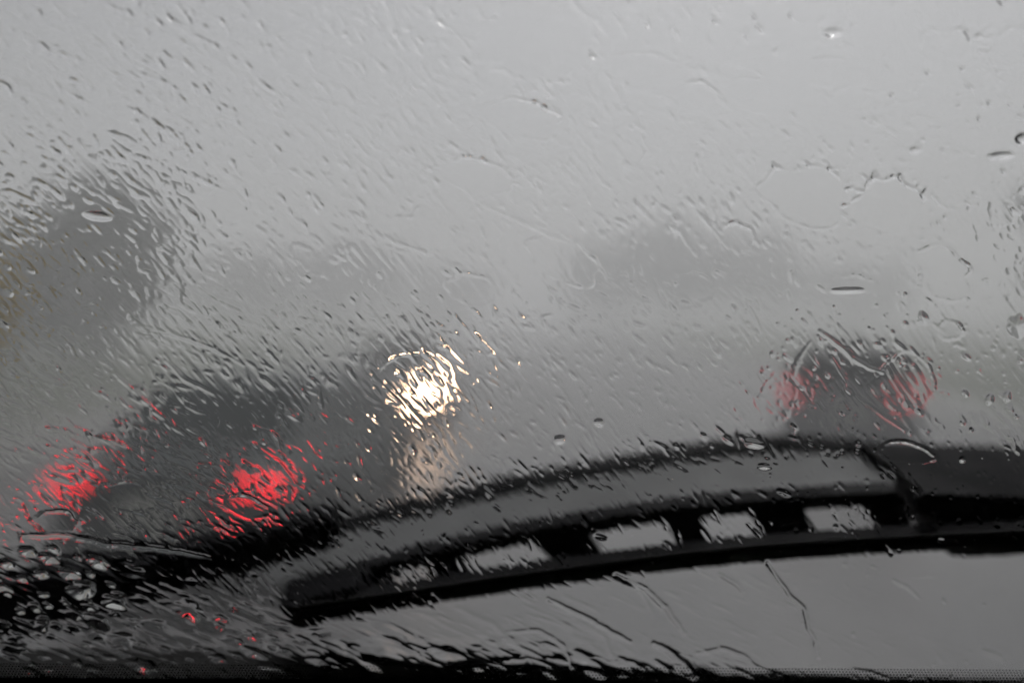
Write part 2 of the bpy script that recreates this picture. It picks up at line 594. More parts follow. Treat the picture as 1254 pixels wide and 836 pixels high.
# ------------------------------------------------------------------ windscreen
ws = empty('windscreen', gpt(0, PANE_V0, 0), 0, 'rain-covered windscreen through which the whole scene is seen', 'windscreen')
bpy.context.view_layer.update()
inv = Matrix.Translation(-Vector(ws.location))


def under(o, parent, mi):
    o.parent = parent
    o.matrix_parent_inverse = mi
    return o


PANE_T = 0.005
under(slab_uv('glass', -PANE_U, PANE_U, PANE_V0, PANE_V1, -PANE_T - .0006, -.0006, M_GLASS, None), ws, inv)
# black ceramic band with its dotted edge, on the inner face
WI = -PANE_T - .0012


def frit_edge(u):
    a, b = guv(0, 829, WI), guv(1254, 837, WI)
    t = (u - a[0]) / (b[0] - a[0])
    return a[1] + (b[1] - a[1]) * min(1.3, max(-.3, t))


us = np.linspace(-PANE_U, PANE_U, 80)
vv, ff = [], []
for i, u in enumerate(us):
    vv += [gpt(u, PANE_V0 + .002, WI), gpt(u, frit_edge(u), WI), gpt(u, PANE_V0 + .002, WI + .0003), gpt(u, frit_edge(u), WI + .0003)]
    if i:
        a, b = 4 * (i - 1), 4 * i
        ff += [(a, b, b + 1, a + 1), (a + 2, a + 3, b + 3, b + 2), (a + 1, b + 1, b + 3, a + 3)]
under(from_data('ceramic_band', vv, ff, M_FRIT), ws, inv)
vv, ff = [], []
pitch = .0014 * GS
for row in range(6):
    rad = .00056 * GS * (1 - row * .07)
    for k in range(int(.62 * GS / pitch)):
        u = -.31 * GS + (k + .5 * (row % 2)) * pitch
        v = frit_edge(u) + .0004 * GS + row * pitch * .86
        b0 = len(vv)
        for j in range(8):
            a = 2 * math.pi * j / 8
            vv.append(gpt(u + math.cos(a) * rad, v + math.sin(a) * rad, WI + .0001))
        ff.append(tuple(range(b0, b0 + 8)))
d_ = under(from_data('ceramic_dots', vv, ff, M_FRIT), ws, inv)
d_['kind'] = 'stuff'

# ------------------------------------------------------------------ water on the glass: one height field, cut into film and drops
DG = 0.00040 * GS


def axis(lo, flo, fhi, hi):
    core = np.arange(flo, fhi, DG)
    def grow(start, end, sgn):
        out, x, d = [], start, DG
        while (end - x) * sgn > 0:
            d = min(d * 1.13, .012)
            x += sgn * d
            out.append(x)
        if out: out[-1] = end
        return out
    left = grow(core[0], lo, -1)[::-1]
    right = grow(core[-1], hi, 1)
    return np.array(left + core.tolist() + right), len(left), len(core)


UA, u_off, nu = axis(-PANE_U + .004, -.243 * GS, .243 * GS, PANE_U - .004)
VA, v_off, nv = axis(PANE_V0 + .004, -.166 * GS, .141 * GS, PANE_V1 - .004)
UU, VV = np.meshgrid(UA, VA)
DEPTH = S_GLASS - VV * ST
PX = 627 + F_PX * UU / DEPTH
PY = 418 - F_PX * VV * CT / DEPTH
MM = 1e-3 * GS
PXM = 0.325e-3 * GS        # one photo pixel on the glass, metres


def fft_noise(theta, ln, wd, seed, size=(704, 1088)):
    """smooth noise stretched along direction theta (image sense, degrees below horizontal); ln, wd in grid cells"""
    rr = np.random.default_rng(seed)
    ny, nx = size
    fy = np.fft.fftfreq(ny)[:, None]
    fx = np.fft.rfftfreq(nx)[None, :]
    c, s = math.cos(R(theta)), math.sin(R(theta))
    # row index grows upward on the glass
    a = fx * c - fy * s
    b = fx * s + fy * c
    filt = np.exp(-2 * (math.pi ** 2) * ((a * ln) ** 2 + (b * wd) ** 2))
    n = np.fft.irfft2(np.fft.rfft2(rr.normal(size=size)) * filt, s=size)
    return (n - n.mean()) / n.std()


IX = np.clip(np.round((UA - UA[u_off]) / DG).astype(int), -10 ** 6, 10 ** 6)
IY = np.round((VA - VA[v_off]) / DG).astype(int)


def onto(n):
    return n[np.ix_(IY % n.shape[0], IX % n.shape[1])]


def sstep(x, a, b):
    t = np.clip((x - a) / (b - a), 0, 1)
    return t * t * (3 - 2 * t)


fineU = np.zeros(len(UA)); fineU[u_off:u_off + nu] = 1
fineV = np.zeros(len(VA)); fineV[v_off:v_off + nv] = 1
FINE = np.outer(fineV, fineU)

# where the water lies thick: left half rippled, right half calmer, below the blade smooth
left = 1 - sstep(PX, 250, 760)
blade_y = np.interp(PX, [0, 330, 365, 500, 640, 760, 900, 1050, 1254], [650, 722, 752, 733, 712, 695, 682, 673, 664])
below = sstep(PY - blade_y, -6, 26)
wiped = 1 - below

H = np.zeros_like(PX)
SZ = (800, 1250)
n_s1 = onto(fft_noise(52, 7.6, 1.12, 1, SZ))
n_s2 = onto(fft_noise(27, 7.8, 1.25, 2, SZ))
n_s3 = onto(fft_noise(56, 3.8, .98, 3, SZ))
n_s4 = onto(fft_noise(50, 24, 1.15, 14, SZ))
n_w1 = onto(fft_noise(40, 26, 7, 4, SZ))
n_w2 = onto(fft_noise(20, 60, 26, 5, SZ))
n_b = onto(fft_noise(8, 7, 4.2, 6, SZ))
patch = onto(fft_noise(45, 45, 30, 7, SZ))
ang = 1 - sstep(PX + .7 * PY, 330, 760)            # upper left: flatter streaks
ang = np.maximum(ang, np.exp(-((PX - 190) / 240) ** 4 - ((PY - 570) / 110) ** 4))
ns = n_s1 * (1 - ang) + n_s2 * ang
dens = .55 + .75 * left + .25 * patch
dens = np.clip(dens, .15, 1.7)
TOPAMP = 1 + 1.5 * (1 - sstep(PY, 120, 430))     # fuller drops where the film is not yet thinned by running down
ridge = np.maximum(ns - (1.45 - .6 * left - .3 * patch), 0)
ridge = np.minimum(ridge, 1.6)
fine_s = np.maximum(n_s3 - (1.45 - .4 * left - .3 * patch), 0)
def blob(cx, cy, rx, ry):
    return np.exp(-((PX - cx) / rx) ** 2 - ((PY - cy) / ry) ** 2)


LOCAL = 1 - .75 * blob(312, 582, 70, 34) - .7 * blob(65, 592, 65, 30) - .5 * blob(515, 468, 55, 42) + .8 * blob(120, 300, 120, 110) + 2.4 * blob(470, 550, 60, 48) + .5 * blob(590, 380, 60, 60) + .6 * blob(1050, 450, 90, 50)
H += wiped * FINE * LOCAL * (ridge * (.075 + .045 * sstep(PY, 330, 480) + .15 * (1 - sstep(PY, 40, 330))) * dens + fine_s * (.4 + .6 * TOPAMP) * (.10 + .08 * (1 - sstep(PY, 0, 260))) * dens) * MM
H += wiped * FINE * np.minimum(LOCAL, 1) * (n_s1 * .015 * (.35 + left) + n_s4 * .017 * (.45 + .55 * left)) * MM
H += n_w1 * (.030 * (.35 + .5 * left) * wiped + .03 * below) * MM * (.25 + .75 * FINE)
H += n_w2 * .05 * MM
H += below * FINE * (1 - sstep(PX, 700, 1250)) * (np.maximum(n_s2 + .5 * n_w1 - .9, 0) * .16 + n_w1 * .03) * MM

# small scattered specks and dashes
rr = np.random.default_rng(31)


def window(cx, cy, rad):
    u, v = guv(cx, cy)
    rm = rad * PXM * 1.35
    i0, i1 = np.searchsorted(UA, [u - rm, u + rm])
    j0, j1 = np.searchsorted(VA, [v - rm, v + rm])
    return slice(j0, j1), slice(i0, i1)


for k in range(9500):
    x, y = rr.uniform(-10, 1264), rr.uniform(-10, 830)
    if rr.uniform() > .6 + .4 * (1 - x / 1254):
        continue
    if y > np.interp(x, [0, 365, 760, 1254], [650, 745, 690, 660]) and rr.uniform() < .86:
        continue
    a = R(rr.normal(np.interp(x, [0, 300, 700, 1254], [36, 48, 52, 46]), 13))
    sz = rr.uniform(0, 1) ** 2.2
    wd = .95 + 1.15 * sz
    ln = wd * (rr.uniform(1.6, 5.2) if x < 930 else rr.uniform(1.2, 4.0))
    if x > 930 and rr.uniform() < .5: ln = wd * rr.uniform(1, 1.8)
    w_ = window(x, y, ln * 3)
    dx, dy = PX[w_] - x, PY[w_] - y
    p = dx * math.cos(a) + dy * math.sin(a)
    q = -dx * math.sin(a) + dy * math.cos(a) + .12 * p * rr.normal()
    H[w_] += float(np.interp(y, [60, 240, 360], [2.0, 1.4, .9])) * rr.uniform(.12, .85) * wd * PXM * np.exp(-np.abs(p / ln) ** 2.6 - (q / wd) ** 2)

ID = np.zeros(PX.shape, dtype=np.int16)
DROPS = []          # (name, label, category, group)


def new_id(name, label, cat='water drop', group=None):
    DROPS.append((name, label, cat, group))
    return len(DROPS)


def polar(cx, cy, rx, ry, rot, wob, seed, reach=1.5):
    r_ = np.random.default_rng(seed)
    w_ = window(cx, cy, max(rx, ry) * reach + 8)
    dx, dy = PX[w_] - cx, PY[w_] - cy
    c, s = math.cos(R(rot)), math.sin(R(rot))
    p, q = (dx * c + dy * s) / rx, (-dx * s + dy * c) / ry
    rad = np.hypot(p, q)
    phi = np.arctan2(q, p)
    edge = np.ones_like(phi)
    for k in range(2, 9):
        edge += wob * r_.normal() / k * np.cos(k * phi + r_.uniform(0, 6.3))
    rn = rad / edge
    d = (rn - 1) * (rx * ry) ** .5
    up = np.clip(-(dx * -.25 + dy * 1.0) / (np.hypot(dx, dy) + 1e-6), -1, 1)     # 1 at the upper rim
    return w_, rn, d, phi, up, r_


def splat(cx, cy, rx, ry, label, rot=12, rim=.30, plateau=.10, wob=.17, fingers=0.0, inner=.15, seed=0, rw=1.6, name='rain_splash',
          ripple=0.0):
    """a flattened splash: smooth inside, raised rim that is sharpest at its upper edge"""
    w_, rn, d, phi, up, r_ = polar(cx, cy, rx, ry, rot, wob, seed + 100)
    inside = 1 - sstep(d, -3.5, 1.0)
    H[w_] = H[w_] * (1 - inside) + (H[w_] * inner + n_w2[w_] * .035 * MM) * inside
    h = plateau * MM * (1 - sstep(d, -2.5, 2.5))
    topn = (.25 + .75 * sstep(up, -.1, .7)) * np.clip(.62 + .5 * np.cos(phi - r_.uniform(0, 6.3)) + .35 * np.cos(3 * phi + r_.uniform(0, 6.3)), .08, 1.3)
    beads = 1 + .35 * np.cos(phi * r_.integers(9, 17) + r_.uniform(0, 6)) + .25 * np.cos(phi * r_.integers(19, 29) + r_.uniform(0, 6))
    if cy < 330: rim *= 1.7; fingers *= 1.5
    if cy < 180: rim *= 1.4; fingers *= 1.4
    h += 1.5 * rim * MM * np.exp(-(d / rw) ** 2) * topn * beads
    if fingers:
        for _ in range(int(r_.integers(16, 26))):
            pc, pw, ll = r_.uniform(-math.pi, .35), r_.uniform(.018, .05) * 40 / max(rx, 20), r_.uniform(3, 14)
            da = np.angle(np.exp(1j * (phi - pc - r_.normal() * .012 * d)))
            h += 1.9 * fingers * MM * r_.uniform(.3, 1.3) * np.exp(-(da / pw) ** 2) * sstep(d, -2, 2) * (1 - sstep(d, ll * .6, ll))
    if ripple:
        h += ripple * MM * (n_b[w_] + .8 * n_s1[w_]) * inside
    H[w_] += h
    ID[w_][...] = np.where(d < 2.0, new_id(name, label), ID[w_])


def bead(cx, cy, rx, ry, label, rot=0, hh=.42, wob=.10, seed=0, name='rain_drop', group=None, own=True, power=1.15):
    w_, rn, d, phi, up, r_ = polar(cx, cy, rx, ry, rot, wob, seed + 500, 1.3)
    ins = np.clip(1 - rn ** 2, 0, 1)
    inside = 1 - sstep(rn, .8, 1.0)
    H[w_] *= 1 - .8 * inside
    H[w_] += hh * min(rx, ry) * PXM * ins ** power
    if own:
        ID[w_][...] = np.where(rn < 1.02, new_id(name, label, 'water drop', group), ID[w_])


def rivulet(pts, width, hh, label, name='water_rivulet', own=True, seed=0, taper=True):
    r_ = np.random.default_rng(seed + 900)
    P = np.array(pts, float)
    lo, hi = P.min(0) - width * 4, P.max(0) + width * 4
    c = (lo + hi) / 2
    w_ = window(c[0], c[1], max(hi - lo) / 2 * 1.1)
    X, Y = PX[w_], PY[w_]
    # resample with slight wander
    seg = np.hypot(*np.diff(P, axis=0).T)
    t = np.concatenate([[0], np.cumsum(seg)])
    tt = np.linspace(0, t[-1], max(6, int(t[-1] / 4)))
    qx = np.interp(tt, t, P[:, 0]) + np.convolve(r_.normal(size=len(tt)), np.ones(3) / 3, 'same') * width * .35
    qy = np.interp(tt, t, P[:, 1]) + np.convolve(r_.normal(size=len(tt)), np.ones(3) / 3, 'same') * width * .25
    best = np.full(X.shape, 1e9)
    wl = np.ones_like(X)
    for i in range(len(tt) - 1):
        ax, ay, bx, by_ = qx[i], qy[i], qx[i + 1], qy[i + 1]
        ex, ey = bx - ax, by_ - ay
        s = np.clip(((X - ax) * ex + (Y - ay) * ey) / (ex * ex + ey * ey + 1e-9), 0, 1)
        dd = np.hypot(X - ax - s * ex, Y - ay - s * ey)
        f = (i + s) / (len(tt) - 1)
        loc = (.45 + .55 * np.sin(np.pi * np.clip(f, .05, .97)) ** .5) if taper else 1.0
        m_ = dd < best
        best = np.where(m_, dd, best)
        wl = np.where(m_, loc, wl)
    x = best / (width * wl)
    H[w_] = H[w_] * (1 - .7 * np.exp(-x ** 2)) + hh * MM * wl * np.exp(-x ** 2 * 1.2)
    if own:
        ID[w_][...] = np.where(x < 1.3, new_id(name, label, 'rivulet'), ID[w_])


# flattened splashes in the wiped area
splat(640, 146, 46, 24, 'oval splash high in the middle of the glass with a dark upper rim', rot=8, rim=.28, seed=1)
splat(586, 217, 44, 21, 'oval splash below the highest middle splash, ringed by short spikes on one side', rot=14, rim=.3, fingers=.14, seed=2)
splat(520, 283, 36, 26, 'ragged triangular splash above the headlight, toward the tall tree', rot=20, rim=.22, wob=.22, seed=3, ripple=.03)
splat(690, 318, 46, 25, 'tilted splash with a beaded rim and a rippled middle, above and beside the headlight', rot=24, rim=.34, seed=4, ripple=.035, inner=.5)
splat(985, 240, 53, 36, 'largest clear splash, high above the far car, with a crown of spikes along its top', rot=14, rim=.3, fingers=.26, seed=5)
splat(1088, 250, 36, 34, 'round spiky-edged splash next to the largest clear splash', rot=10, rim=.2, fingers=.22, seed=6)
splat(902, 290, 21, 16, 'small thin-rimmed oval splash below the largest clear splash', rot=25, rim=.24, seed=7)
splat(1152, 332, 40, 25, 'lobed splash with a dark wavy upper edge, up from the far car toward the edge', rot=14, rim=.42, wob=.2, seed=8, ripple=.012)
splat(858, 120, 24, 18, 'small oval splash in the upper sky, left of the largest clear splash', rot=20, rim=.18, seed=9)
splat(790, 90, 46, 24, 'broad faint splash near the top of the glass, beside the small oval one', rot=10, rim=.16, seed=10)
splat(1020, 90, 40, 18, 'faint flat splash under the small dark-topped drop at the top', rot=4, rim=.13, seed=11)
splat(1168, 55, 18, 16, 'small round faint splash in the upper corner, beside the cut-off splash', rot=0, rim=.2, seed=12)
splat(1234, 60, 27, 24, 'splash with a scalloped rim cut off by the edge in the upper corner', rot=0, rim=.28, fingers=.12, seed=13)
splat(935, 118, 38, 21, 'faint flat splash between the small oval splash and the largest one', rot=8, rim=.1, seed=14)
splat(655, 55, 66, 40, 'broad faint spiky splash at the top edge of the glass', rot=8, rim=.10, fingers=.10, seed=15)
splat(1160, 403, 16, 11, 'small clear oval drop ring to the upper side of the far car', rot=12, rim=.3, seed=16)
splat(1106, 552, 34, 12, 'flattened splash with a black rim lying over the top of the wiper', rot=8, rim=.5, seed=17)
splat(578, 353, 32, 17, 'small dark-edged splash just above the headlight with warm glints', rot=10, rim=.3, wob=.2, seed=18, ripple=.04)
splat(512, 466, 46, 35, 'rippled splash through which the white headlight glares', rot=22, rim=.14, plateau=.04, wob=.14, seed=19, ripple=.040, inner=1.0)
splat(948, 490, 23, 27, 'round clear splash touching the dimmer tail light of the far car', rot=30, rim=.08, plateau=.03, seed=20, inner=.5)
splat(72, 636, 26, 14, 'grey oval smear at the foot of the outer bright red tail light', rot=2, rim=.4, seed=21, inner=.1, plateau=.3)
splat(303, 618, 30, 12, 'dark oval ring below the larger red tail light', rot=8, rim=.4, seed=22)
splat(1100, 470, 36, 40, 'wavy-rimmed water patch over the brighter tail light of the far car', rot=60, rim=.1, plateau=.03, wob=.2, seed=23, ripple=.045, inner=1.0)
splat(1040, 350, 30, 14, 'thin faint splash below a straight dark dash, above the far car', rot=4, rim=.12, seed=24)
splat(380, 318, 22, 13, 'narrow tilted splash in the sky beside the tall rounded tree', rot=38, rim=.16, seed=25)
splat(278, 252, 26, 20, 'flat clear splash touching the outline of the tall rounded tree', rot=30, rim=.12, seed=26)
splat(420, 148, 20, 14, 'faint little oval splash in the upper sky over the tall-tree side', rot=30, rim=.10, seed=27)
splat(1222, 262, 16, 14, 'pale round splash by the edge, level with the largest clear splash', rot=0, rim=.22, seed=28)
splat(850, 350, 22, 16, 'dim clear splash against the grey row of distant trees', rot=20, rim=.14, seed=29)
splat(85, 338, 13, 10, 'dark round clear spot low in the tall tree', rot=10, rim=.2, seed=30)
splat(160, 605, 34, 17, 'flat clear oval patch between the two bright red tail lights', rot=14, rim=.16, seed=31)

# drops
bead(1017, 41, 14, 6.5, 'small dark-topped drop at the very top above the far car', rot=0, hh=.6, seed=1)
bead(1222, 191, 19, 5, 'dark slit-shaped drop near the edge below the upper corner', rot=-4, hh=.75, seed=2)
bead(1250, 170, 13, 7, 'dark arched drop cut by the edge above the slit-shaped drop', rot=-10, hh=.65, seed=3)
bead(1196, 46, 9, 5, 'tiny dark drop between the two splashes in the upper corner', rot=-8, hh=.6, seed=4)
bead(1118, 184, 9, 5, 'tiny peaked drop above the round spiky-edged splash', rot=-12, hh=.6, seed=5)
bead(1036, 355, 26, 3.6, 'long thin horizontal dark dash of water above the far car', rot=-1, hh=.8, seed=6)
bead(733, 516, 7.5, 5.5, 'tiny clear drop alone in the grey road, closer to the headlight side', rot=8, hh=.6, seed=7)
bead(685, 537, 8.5, 6.5, 'small clear drop next below the tiny lone one over the grey road', rot=0, hh=.55, seed=8)
bead(922, 541, 14, 6, 'pale curved drop just above the top of the wiper arch', rot=14, hh=.45, seed=9)
bead(934, 569, 11, 4.2, 'small bright lens-shaped drop over the arch of the wiper', rot=5, hh=.65, seed=10)
bead(958, 601, 10, 3.6, 'tiny slanted drop lower on the grey band of the wiper', rot=22, hh=.7, seed=11)
bead(122, 264, 19, 6, 'bright arched drop standing out against the tall rounded tree', rot=8, hh=.8, seed=12)
bead(1242, 398, 13, 14, 'ragged clear drop at the very edge, level with the small oval drop ring', rot=0, hh=.22, wob=.3, seed=13)
bead(1208, 487, 6, 8, 'tiny pale drop beside the dark green tree at the edge', rot=10, hh=.3, seed=14)
bead(1229, 484, 6, 8, 'tiny pale drop closest to the dark green tree at the edge', rot=10, hh=.3, seed=15)
bead(1128, 388, 6, 9, 'tiny upright drop beside the small clear oval drop ring', rot=-30, hh=.4, seed=16)
bead(735, 655, 9, 3.5, 'little slanted dark drop on the black bar of the wiper', rot=12, hh=.6, seed=17)
bead(1175, 560, 5, 4, 'tiny bright dot of water just above the wiper mount', rot=0, hh=.6, seed=18)

# ridges and runs of water
rivulet([(150, 462), (172, 482), (205, 512), (248, 546)], 3.2, .30, 'long slanting ridge of water over the rear window of the dark sedan', seed=1)
rivulet([(205, 440), (228, 462), (262, 480)], 2.6, .26, 'shorter slanting ridge above the rear window of the dark sedan', seed=2)
rivulet([(212, 566), (232, 580), (256, 598)], 2.2, .22, 'short ridge of water between the red tail lights', seed=3)
rivulet([(322, 548), (345, 566), (362, 588)], 2.2, .24, 'short ridge cutting across the larger red tail light', seed=4)
rivulet([(165, 395), (215, 408), (262, 425), (300, 446)], 2.2, .26, 'dark wavy run of water at the foot of the tall rounded tree', seed=5)
rivulet([(588, 250), (622, 264), (660, 282), (700, 300)], 2.2, .30, 'dark beaded run leading into the tilted splash with the rippled middle', seed=6)
rivulet([(1002, 405), (1030, 425), (1046, 440), (1078, 455)], 3.0, .24, 'thick bright ridge across the rear window of the far car', seed=7)
rivulet([(1016, 436), (1032, 462), (1050, 486), (1082, 510), (1106, 524)], 2.2, .20, 'thin pale ridge slanting down below the far car', seed=8)
rivulet([(990, 418), (975, 440), (968, 466), (984, 486)], 2.4, .09, 'curled run of water around the dim tail light of the far car', seed=9)
rivulet([(912, 366), (922, 386), (930, 405)], 1.8, .22, 'short broken run of water up and left of the far car', seed=10)
rivulet([(938, 686), (950, 705), (968, 728), (983, 742), (988, 762), (996, 782), (1000, 800)], 2.8, 1.3,
        'crooked dark run of water below the wiper, on its own in the clear part', seed=11)
rivulet([(752, 702), (790, 718), (815, 742), (838, 772)], 4.2, 1.3, 'broad slanting run of water below the middle of the wiper', seed=12)
rivulet([(672, 730), (706, 748), (735, 764), (772, 782)], 3.6, 1.3, 'dark slanting run below the wiper, nearer the blade tip', seed=13)
rivulet([(800, 784), (822, 796), (840, 812), (848, 824)], 4.6, 1.6, 'thick black run at the foot of the broad slanting one', seed=14)
rivulet([(852, 796), (884, 790), (912, 800), (926, 814)], 3.0, .7, 'arched run beside the thick black one at the foot of the glass', seed=15)
rivulet([(1040, 814), (1062, 818), (1084, 826)], 2.0, .4, 'short flat dash of water on the dotted edge', seed=16)
rivulet([(30, 652), (90, 652), (130, 662), (200, 668), (260, 680)], 3.6, .75, 'black line of piled-up water where the wiper stops, lower corner', seed=17)
rivulet([(1112, 702), (1140, 700), (1150, 712), (1168, 728)], 2.4, .14, 'faint smear of water below the wiper mount', seed=18)

for i, pts in enumerate([[(770, 706), (790, 728), (800, 752)], [(440, 752), (480, 762), (520, 782), (548, 800)], [(560, 742), (600, 758), (640, 790)],
                         [(620, 770), (660, 768), (690, 786), (700, 812)], [(505, 745), (530, 752), (560, 770)], [(700, 752), (740, 776), (752, 806)],
                         [(1090, 706), (1110, 716), (1122, 728)], [(880, 700), (900, 712), (908, 720)], [(1200, 792), (1222, 800)]]):
    rivulet(pts, 2.6 + (i % 3) * .6, .42 + .2 * (i % 2), '', own=False, seed=60 + i)

# crowded beads left behind below the sweep of the blade
rb = np.random.default_rng(77)
placed = []
tries = 0
while len(placed) < 150 and tries < 9000:
    tries += 1
    x = rb.uniform(-10, 860)
    y = rb.uniform(655, 832)
    top = np.interp(x, [0, 100, 200, 300, 365, 450, 600, 760, 860], [658, 668, 690, 722, 762, 770, 772, 790, 815])
    if y < top + 3:
        continue
    big = rb.uniform()
    rx = 7 + 17 * big ** 2
    ry = rx * rb.uniform(.36, .55)
    if x > 330: rx, ry = rx * 1.15, ry * .9
    if any(abs(x - a) < (rx + c) * .82 and abs(y - b) < (ry + d) * .82 for a, b, c, d in placed):
        continue
    placed.append((x, y, rx, ry))
order = sorted(range(len(placed)), key=lambda i: -placed[i][2])
rank = {i: k for k, i in enumerate(order)}
for i, (x, y, rx, ry) in enumerate(placed):
    lowleft = x < 330
    bead(x, y, rx, ry, 'plump bead of water crowded in the unwiped corner below the dark sedan' if lowleft else
         'flattened bead of water along the foot of the glass below the wiper tip',
         rot=rb.normal(14, 7), hh=rb.uniform(.85, 1.4) if y < 765 and x < 150 else rb.uniform(.3, .6), wob=.26, seed=40 + i, name='water_bead',
         group='beads in the unwiped corner' if lowleft else 'beads along the foot of the glass', own=rank[i] < 44)
# film between the beads is thick and uneven
corner = sstep(PY - np.interp(PX, [0, 100, 200, 300, 365, 450, 600, 760, 860, 1000], [655, 662, 684, 716, 756, 764, 768, 786, 812, 840]), 0, 10)
H += corner * FINE * (n_b * .11 + n_s2 * .05) * MM

zone2 = sstep(PY - np.interp(PX, [300, 365, 450, 600, 760, 900, 1000], [740, 742, 738, 738, 745, 790, 835]), 0, 55) * sstep(PX, 330, 420)
H += zone2 * FINE * (n_b * .10 + np.maximum(n_w1 - .6, 0) * .11 + n_s2 * .02) * MM
# slight smoothing so that no edge is sharper than water allows
for _ in range(1):
    H[1:-1] = H[:-2] * .25 + H[1:-1] * .5 + H[2:] * .25
    H[:, 1:-1] = H[:, :-2] * .25 + H[:, 1:-1] * .5 + H[:, 2:] * .25

FILM0 = 0.0006 * GS
Hw = FILM0 + H - min(0, H.min())
gu = np.gradient(Hw, UA, axis=1)
gv = np.gradient(Hw, VA, axis=0)
Un, Vn, Nn, On = (np.array(x) for x in (G_U, G_V, G_N, G_O))
CO = On + UU[..., None] * Un + VV[..., None] * Vn + Hw[..., None] * Nn
NO = Nn - gu[..., None] * Un - gv[..., None] * Vn
NO /= np.linalg.norm(NO, axis=-1, keepdims=True)
ny, nx = PX.shape
CO = CO.reshape(-1, 3)
NO = NO.reshape(-1, 3)
vid = np.arange(ny * nx).reshape(ny, nx)
quads = np.stack([vid[:-1, :-1], vid[:-1, 1:], vid[1:, 1:], vid[1:, :-1]], -1).reshape(-1, 4)
# outward winding: u x v = -n for this basis, so flip if needed
if np.dot(np.cross(Un, Vn), Nn) < 0:
    quads = quads[:, ::-1]
fid = ID[:-1, :-1].reshape(-1)


def grid_mesh(name, sel, extra=None):
    q = quads[sel]
    used, invx = np.unique(q, return_inverse=True)
    q = invx.reshape(-1, 4)
    co, no = CO[used], NO[used]
    nv0 = len(co)
    if extra is not None:
        eco, eq, eno = extra
        q = np.concatenate([q, np.array(eq) + nv0])
        co = np.concatenate([co, eco])
        no = np.concatenate([no, eno])
    me = bpy.data.meshes.new(name)
    me.vertices.add(len(co))
    me.vertices.foreach_set('co', co.astype(np.float32).ravel())
    me.loops.add(len(q) * 4)
    me.loops.foreach_set('vertex_index', q.astype(np.int32).ravel())
    me.polygons.add(len(q))
    me.polygons.foreach_set('loop_start', np.arange(0, len(q) * 4, 4, dtype=np.int32))
    me.polygons.foreach_set('loop_total', np.full(len(q), 4, dtype=np.int32))
    me.update(calc_edges=True)
    me.polygons.foreach_set('use_smooth', np.ones(len(q), dtype=bool))
    me.normals_split_custom_set_from_vertices(no.astype(np.float32))
    return me


back = [On + Un * u + Vn * v for u, v in ((UA[0], VA[0]), (UA[-1], VA[0]), (UA[-1], VA[-1]), (UA[0], VA[-1]))]
bq = [(0, 1, 2, 3)] if np.dot(np.cross(Un, Vn), Nn) < 0 else [(3, 2, 1, 0)]
film = mesh_obj('water_film', grid_mesh('water_film', fid == 0, (np.array(back), bq, np.tile(-Nn, (4, 1)))), M_WATER)
tag(film, 'thin film of rain streaming over the outside of the windscreen', 'water', kind='stuff')
for k, (nm, lab, cat, grp) in enumerate(DROPS, 1):
    sel = fid == k
    if sel.sum() < 6:
        continue
    o = mesh_obj(nm, grid_mesh(nm, sel), M_WATER)
    tag(o, lab, cat, grp)

# rain drops on the rest of the pane, beyond the part seen in the photograph
rd = np.random.default_rng(5)
seg, rows = 10, ((1.0, 0.0), (.82, .45), (.5, .8))
cap_v = [(math.cos(2 * math.pi * i / seg) * r_, math.sin(2 * math.pi * i / seg) * r_, z) for r_, z in rows for i in range(seg)] + [(0, 0, 1.0)]
cap_f = [(k * seg + i, k * seg + (i + 1) % seg, (k + 1) * seg + (i + 1) % seg, (k + 1) * seg + i) for k in range(2) for i in range(seg)]
cap_f += [(2 * seg + i, 2 * seg + (i + 1) % seg, 3 * seg) for i in range(seg)] + [tuple(range(seg - 1, -1, -1))]
cap_v = np.array(cap_v)
dv, df = [], []
nd = 0
while nd < 6500:
    u, v = rd.uniform(-.9, .9), rd.uniform(PANE_V0 + .02, PANE_V1 - .05)
    if -.165 < u < .165 and -.115 < v < .098:
        continue
    if rd.uniform() > np.exp(-abs(u) / .7):
        continue
    r_ = .0004 + .0015 * rd.uniform() ** 3
    st = rd.uniform(1.2, 3.2)
    a = R(rd.normal(-48, 14))
    x = cap_v[:, 0] * r_ * st
    y = cap_v[:, 1] * r_
    uu, vv_ = u + x * math.cos(a) - y * math.sin(a), v + x * math.sin(a) + y * math.cos(a)
    ww = float(Hw.mean()) + .00025 + cap_v[:, 2] * r_ * rd.uniform(.35, .7)
    b0 = nd * len(cap_v)
    dv.append(On + uu[:, None] * Un + vv_[:, None] * Vn + ww[:, None] * Nn)
    df += [tuple(b0 + i for i in f) for f in cap_f]
    nd += 1
me = bpy.data.meshes.new('rain_spray')
me.from_pydata(np.concatenate(dv).tolist(), [], df)
bm = bmesh.new()
bm.from_mesh(me)
bmesh.ops.recalc_face_normals(bm, faces=bm.faces)
bm.to_mesh(me)
bm.free()
for p in me.polygons:
    p.use_smooth = len(p.vertices) < 10
tag(mesh_obj('rain_spray', me, M_WATER), 'small rain drops scattered over the rest of the windscreen', 'water', kind='stuff')

# ------------------------------------------------------------------ wiper
wip = empty('windscreen_wiper', gp(1254, 640, .02), 0, 'black windscreen wiper with an arched frame lying across the wet glass', 'wiper')
bpy.context.view_layer.update()
winv = Matrix.Translation(-Vector(wip.location))


def spline(pts, n):
    P = np.array(pts, float)
    t = np.concatenate([[0], np.cumsum(np.hypot(*np.diff(P[:, :2], axis=0).T))])
    tt = np.linspace(0, t[-1], n)
    out = np.stack([np.interp(tt, t, P[:, k]) for k in range(P.shape[1])], 1)
    for _ in range(3):
        out[1:-1] = (out[:-2] + 2 * out[1:-1] + out[2:]) / 4
    return out


